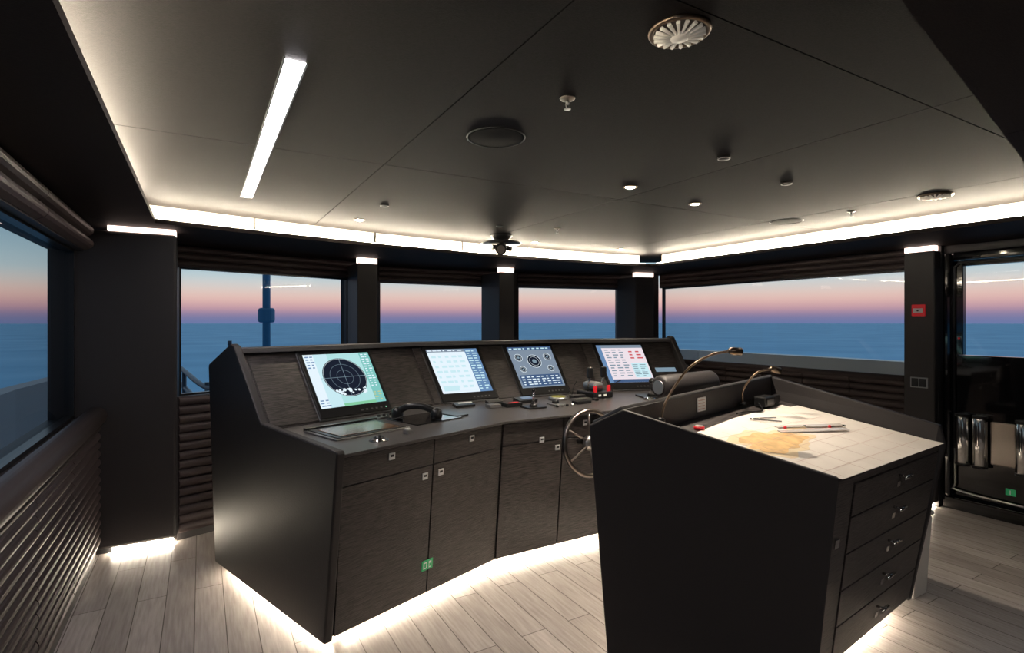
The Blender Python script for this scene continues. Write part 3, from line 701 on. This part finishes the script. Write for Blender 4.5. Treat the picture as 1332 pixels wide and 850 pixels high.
box('gps_box', tp(3.00, 2.09, .037), (.14, .07, .06), M_BLACK, bk, rz=.22, bevel=.006)
box('gps_screen', tp(3.005, 2.052, .040), (.09, .002, .03), M_GREYP, bk, rz=.22)
box('stapler', tp(3.14, 2.12, .032), (.12, .04, .05), M_BLACK, bk, rz=.3, bevel=.01)
tube('cable', [tp(2.93, 2.08, .03), tp(2.85, 2.0, .012), tp(2.72, 2.02, .010), tp(2.62, 2.0, .012)], .004, M_BLACK, bk)
def lamp(pts, head0, head1):
    e = empty('gooseneck_lamp', pts[0])
    lathe('base', pts[0], (0, 0, 1), [(.022, 0), (.022, .012), (.010, .02)], M_BLACK, e)
    tube('neck', pts, .006, M_BRONZE, e)
    h0 = Vector(head0); h1 = Vector(head1)
    lathe('head', h0, h1-h0, [(.008, -.01), (.016, .0), (.020, .02), (.020, (h1-h0).length)], M_BRONZE, e)
    cyl('bulb', h1+(h1-h0).normalized()*.001, h1+(h1-h0).normalized()*.003, .014, M_SIGNW, e, n=16)
lamp([(1.945, 1.915, 1.066), (1.98, 1.91, 1.17), (2.07, 1.86, 1.32), (2.18, 1.81, 1.39), (2.27, 1.77, 1.41)], (2.27, 1.77, 1.41), (2.33, 1.755, 1.405))
lamp([(2.82, 2.11, 1.055), (2.80, 2.09, 1.15), (2.85, 2.04, 1.25), (2.93, 2.0, 1.275)], (2.93, 2.0, 1.275), (2.98, 1.975, 1.262))

WB = empty('waste_bin', (3.52, 1.62, 0))
V = [(3.44, 1.48, .0), (3.60, 1.48, 0), (3.60, 1.75, 0), (3.44, 1.75, 0), (3.42, 1.46, .45), (3.62, 1.46, .45), (3.62, 1.77, .45), (3.42, 1.77, .45)]
obj('bin', V, BF, M_WHITE, WB, .012)
box('lid', (3.52, 1.615, .468), (.215, .325, .03), M_WHITE, WB, bevel=.012)

# ------------------------------------------------------------------ ceiling fixtures
def downlight(x, y, w, lens=.020):
    e = empty('downlight', (x, y, ZC))
    torus('trim', (x, y, ZC-.002), (0, 0, 1), lens+.007, .006, M_BRONZE, e, 32, 8)
    lathe('lens', (x, y, ZC-.001), (0, 0, -1), [(lens, 0), (lens*.85, .005), (lens*.4, .009), (.001, .010)], E_DOWN, e, n=24)
    l = bpy.data.lights.new('downlight_beam', 'SPOT'); l.energy = w; l.color = (1, .86, .70); l.spot_size = math.radians(115); l.spot_blend = .7; l.shadow_soft_size = .02
    o = bpy.data.objects.new('beam', l); COL.objects.link(o); o.parent = e; o.location = (0, 0, -.014)
for x, y, w in [(2.185, 2.392, 110), (2.87, 2.515, 95), (1.061, 4.20, 20), (2.863, 4.50, 20), (3.94, 4.46, 20)]: downlight(x, y, w, .029)
def speaker(x, y, r):
    e = empty('ceiling_speaker', (x, y, ZC))
    torus('rim', (x, y, ZC-.0005), (0, 0, 1), r, .003, M_BLACK, e)
    lathe('grille', (x, y, ZC-.0005), (0, 0, -1), [(r, 0), (r*.9, .002), (.002, .003)], M_LINER, e)
speaker(1.102, 2.047, .125); speaker(3.995, 2.592, .12)
def vent(x, y, r):
    e = empty('ceiling_air_vent', (x, y, ZC))
    torus('rim', (x, y, ZC-.003), (0, 0, 1), r, .008, M_BRONZE, e)
    lathe('bowl', (x, y, ZC-.001), (0, 0, -1), [(r*.92, 0), (r*.86, .006), (r*.3, .010), (.002, .011)], M_VENTD, e)
    for k in range(18):
        a = 2*math.pi*k/18; d = Vector((math.cos(a), math.sin(a), 0))
        cyl('fin_%d' % k, Vector((x, y, ZC-.020))+d*r*.25, Vector((x, y, ZC-.012))+d*r*.90, .0028, M_VENT, e, n=6, r2=.0060)
    lathe('cap', (x, y, ZC-.016), (0, 0, -1), [(r*.34, 0), (r*.30, .008), (.002, .010)], M_VENT, e)
vent(1.134, 1.047, .076); vent(3.985, 1.594, .085)
def sprinkler(x, y):
    e = empty('fire_sprinkler', (x, y, ZC))
    lathe('rose', (x, y, ZC), (0, 0, -1), [(.028, 0), (.026, .004), (.012, .010)], M_DSTEEL, e)
    cyl('body', (x, y, ZC-.010), (x, y, ZC-.022), .007, M_STEEL, e, n=12)
    for s in (-1, 1): cyl('arm_%d' % s, (x+s*.008, y, ZC-.022), (x+s*.003, y, ZC-.038), .002, M_STEEL, e, n=8)
    lathe('deflector', (x, y, ZC-.038), (0, 0, -1), [(.004, -.004), (.012, 0), (.012, .002)], M_STEEL, e)
for p in [(1.13, 1.562), (4.04, 2.126), (2.608, 3.752)]: sprinkler(*p)
def detector(x, y, r=.03):
    e = empty('ceiling_sensor', (x, y, ZC))
    lathe('base', (x, y, ZC), (0, 0, -1), [(r, 0), (r, .006), (r*.6, .012), (.002, .014)], M_BLACK, e)
    torus('ring', (x, y, ZC-.007), (0, 0, 1), r*.9, .002, M_STEEL, e, 24, 6)
for p in [(2.191, 1.743), (2.898, 1.88), (1.079, 3.603), (2.134, 3.9)]: detector(*p)
LL = empty('added_fill_light', (.25, 2.75, ZC))
bx('housing_a', (.213, 1.74, ZC-.008), (.219, 3.80, ZC-.0005), M_STEEL, LL); bx('housing_b', (.277, 1.74, ZC-.008), (.283, 3.80, ZC-.0005), M_STEEL, LL)
bx('diffuser', (.2195, 1.75, ZC-.005), (.2765, 3.79, ZC-.001), E_STRIP, LL)
LFILL = empty('added_fill_light', (2.3, -.7, ZS))  # unseen fill strip added behind the camera to lift the room
bx('housing', (1.0, -.76, ZS-.004), (3.6, -.64, ZS-.0005), M_STEEL, LFILL)
bx('diffuser', (1.01, -.75, ZS-.009), (3.59, -.65, ZS-.0045), E_AFTFILL, LFILL)
CPs = empty('compass_periscope', (2.37, 4.30, ZC))
lathe('flange', (2.37, 4.30, ZC), (0, 0, -1), [(.10, 0), (.10, .012), (.07, .045)], M_BLACK, CPs)
cyl('tube', (2.37, 4.30, ZC-.04), (2.37, 4.30, ZC-.12), .04, M_BLACK, CPs)
lathe('hood', (2.37, 4.30, ZC-.055), (0, 0, -1), [(.05, 0), (.17, .012), (.185, .022), (.17, .030), (.06, .035)], M_BLACK, CPs)
cyl('eyepiece', (2.37, 4.30, ZC-.10), (2.30, 4.18, ZC-.15), .04, M_BLACK, CPs, r2=.05)
cyl('eyepiece_lens', (2.299, 4.178, ZC-.1503), (2.296, 4.173, ZC-.152), .036, M_DSTEEL, CPs)
for s in (-1, 1): cyl('knob_%d' % s, (2.37+s*.05, 4.30, ZC-.11), (2.37+s*.10, 4.30, ZC-.12), .018, M_BLACK, CPs, r2=.026)

# ------------------------------------------------------------------ outside
prism('foredeck', [(-1.9, 5.9), (6.5, 5.9), (5.8, 14), (4.0, 21), (2.3, 26), (.6, 21), (-1.2, 14)], -1.6, -1.4, M_HULLD)
mast = empty('foremast', (2.3, 24, -1.4))
cyl('pole', (2.3, 24, -1.4), (2.3, 24, 6.5), .15, M_MAST, mast)
prism('lantern_box', [(1.98, 23.9), (2.14, 23.7), (2.46, 23.7), (2.62, 23.9), (2.62, 24.1), (1.98, 24.1)], 1.55, 2.15, M_MAST, mast, .12)
pf = empty('bow_jackstaff', (.75, 18.5, -1.4)); cyl('staff', (.75, 18.5, -1.4), (.75, 18.5, .85), .03, M_RAIL, pf); cyl('lamp', (.75, 18.5, .85), (.75, 18.5, 1.0), .06, M_RAIL, pf)
bx('side_deck_starboard', (5.64, -3, -.3), (6.34, 5.45, -.12), M_HULLD); bx('side_deck_port', (-1.79, -3, -.3), (-0.98, 7, -.12), M_HULLD)
prism('bulwark_starboard', [(6.35, -3), (6.55, -3), (6.55, 5.5), (6.35, 5.5)], -.3, 1.14, M_GRP)
prism('bulwark_bow', [(6.35, 5.51), (6.55, 5.51), (5.9, 9.5), (5.7, 9.5)], -.3, 1.14, M_GRP)
prism('bulwark_port', [(-2.0, -3), (-1.8, -3), (-1.8, 8.0), (-1.5, 11.0), (-1.7, 11.0), (-2.0, 8.0)], -.3, .80, M_BULW)
rl = empty('deck_rail', (-.3, 9, .5))
for k, h in enumerate((.0, -.22, -.44)): tube('rail_%d' % k, [(.5, 6.3, .78+h), (.06, 6.89, .82+h), (-.337, 9.43, .92+h), (-1.0, 12.5, .97+h)], .030, M_RAIL, rl)
for k, (x, y) in enumerate([(.06, 6.95), (-.20, 8.5), (-.33, 9.45), (-.9, 12.0)]): cyl('stanchion_%d' % k, (x, y, -1.4), (x, y, .88), .028, M_RAIL, rl)
rl2 = empty('grab_rail', (-1.35, 4, .9)); tube('rail', [(-1.3, 3.2, .66), (-1.3, 4.0, .70), (-1.3, 4.7, .70), (-1.3, 5.0, .56), (-1.3, 5.05, -.11)], .012, M_BLACK, rl2)

def sea_mat():
    m = bpy.data.materials.new('sea_water'); m.use_nodes = True
    nt = m.node_tree; b = nt.nodes['Principled BSDF']
    b.inputs['Roughness'].default_value = 0.5
    b.inputs['Specular IOR Level'].default_value = 0.2
    tc = nt.nodes.new('ShaderNodeTexCoord'); n = nt.nodes.new('ShaderNodeTexNoise'); n.inputs['Scale'].default_value = .03
    n.inputs['Detail'].default_value = 6
    nt.links.new(tc.outputs['Object'], n.inputs['Vector'])
    r = nt.nodes.new('ShaderNodeValToRGB'); r.color_ramp.elements[0].position = .3; r.color_ramp.elements[1].position = .7
    r.color_ramp.elements[0].color = (0.12, 0.46, 0.74, 1); r.color_ramp.elements[1].color = (0.24, 0.64, 0.90, 1)
    nt.links.new(n.outputs['Fac'], r.inputs['Fac']); nt.links.new(r.outputs[0], b.inputs['Base Color'])
    return m
obj('sea', [(-6000, -6000, -8), (6000, -6000, -8), (6000, 6000, -8), (-6000, 6000, -8)], [(0, 1, 2, 3)], sea_mat())

# ------------------------------------------------------------------ dusk sky
w = bpy.data.worlds.new('dusk_sky'); scene.world = w; w.use_nodes = True
nt = w.node_tree; nt.nodes.clear()
tc = nt.nodes.new('ShaderNodeTexCoord'); sp = nt.nodes.new('ShaderNodeSeparateXYZ')
nt.links.new(tc.outputs['Generated'], sp.inputs[0])
r = nt.nodes.new('ShaderNodeValToRGB'); cr = r.color_ramp; cr.interpolation = 'B_SPLINE'
stops = [(0.0, (.13, .17, .34)), (0.012, (.20, .18, .32)), (0.024, (.50, .28, .33)), (0.040, (.74, .46, .40)), (0.058, (.66, .56, .51)), (0.080, (.44, .57, .61)), (0.13, (.26, .41, .51)), (0.25, (.18, .28, .40)), (0.5, (.26, .38, .54)), (1.0, (.36, .50, .68))]
cr.elements[0].position = 0; cr.elements[0].color = (*stops[0][1], 1)
cr.elements[1].position = 1; cr.elements[1].color = (*stops[-1][1], 1)
for p, c in stops[1:-1]:
    e = cr.elements.new(p); e.color = (*c, 1)
nt.links.new(sp.outputs['Z'], r.inputs['Fac'])
vd = nt.nodes.new('ShaderNodeVectorMath'); vd.operation = 'DOT_PRODUCT'; vd.inputs[1].default_value = (.6, .8, 0)
nt.links.new(tc.outputs['Generated'], vd.inputs[0])
mr = nt.nodes.new('ShaderNodeMapRange'); mr.inputs['From Min'].default_value = -.1; mr.inputs['From Max'].default_value = .8
mr.inputs['To Min'].default_value = .34; mr.inputs['To Max'].default_value = 1.15
nt.links.new(vd.outputs['Value'], mr.inputs['Value'])
bg = nt.nodes.new('ShaderNodeBackground'); o = nt.nodes.new('ShaderNodeOutputWorld')
nt.links.new(r.outputs[0], bg.inputs[0]); nt.links.new(mr.outputs[0], bg.inputs[1]); nt.links.new(bg.outputs[0], o.inputs[0])

# ------------------------------------------------------------------ camera
cam = bpy.data.cameras.new('camera'); co = bpy.data.objects.new('camera', cam); COL.objects.link(co)
cam.sensor_width = 36; cam.lens = 700/1332*36; cam.clip_start = .05; cam.clip_end = 20000
cam.shift_y = -5/1332
co.location = (0, 0, 1.55); co.rotation_euler = (math.pi/2, 0, math.radians(-30))
scene.camera = co
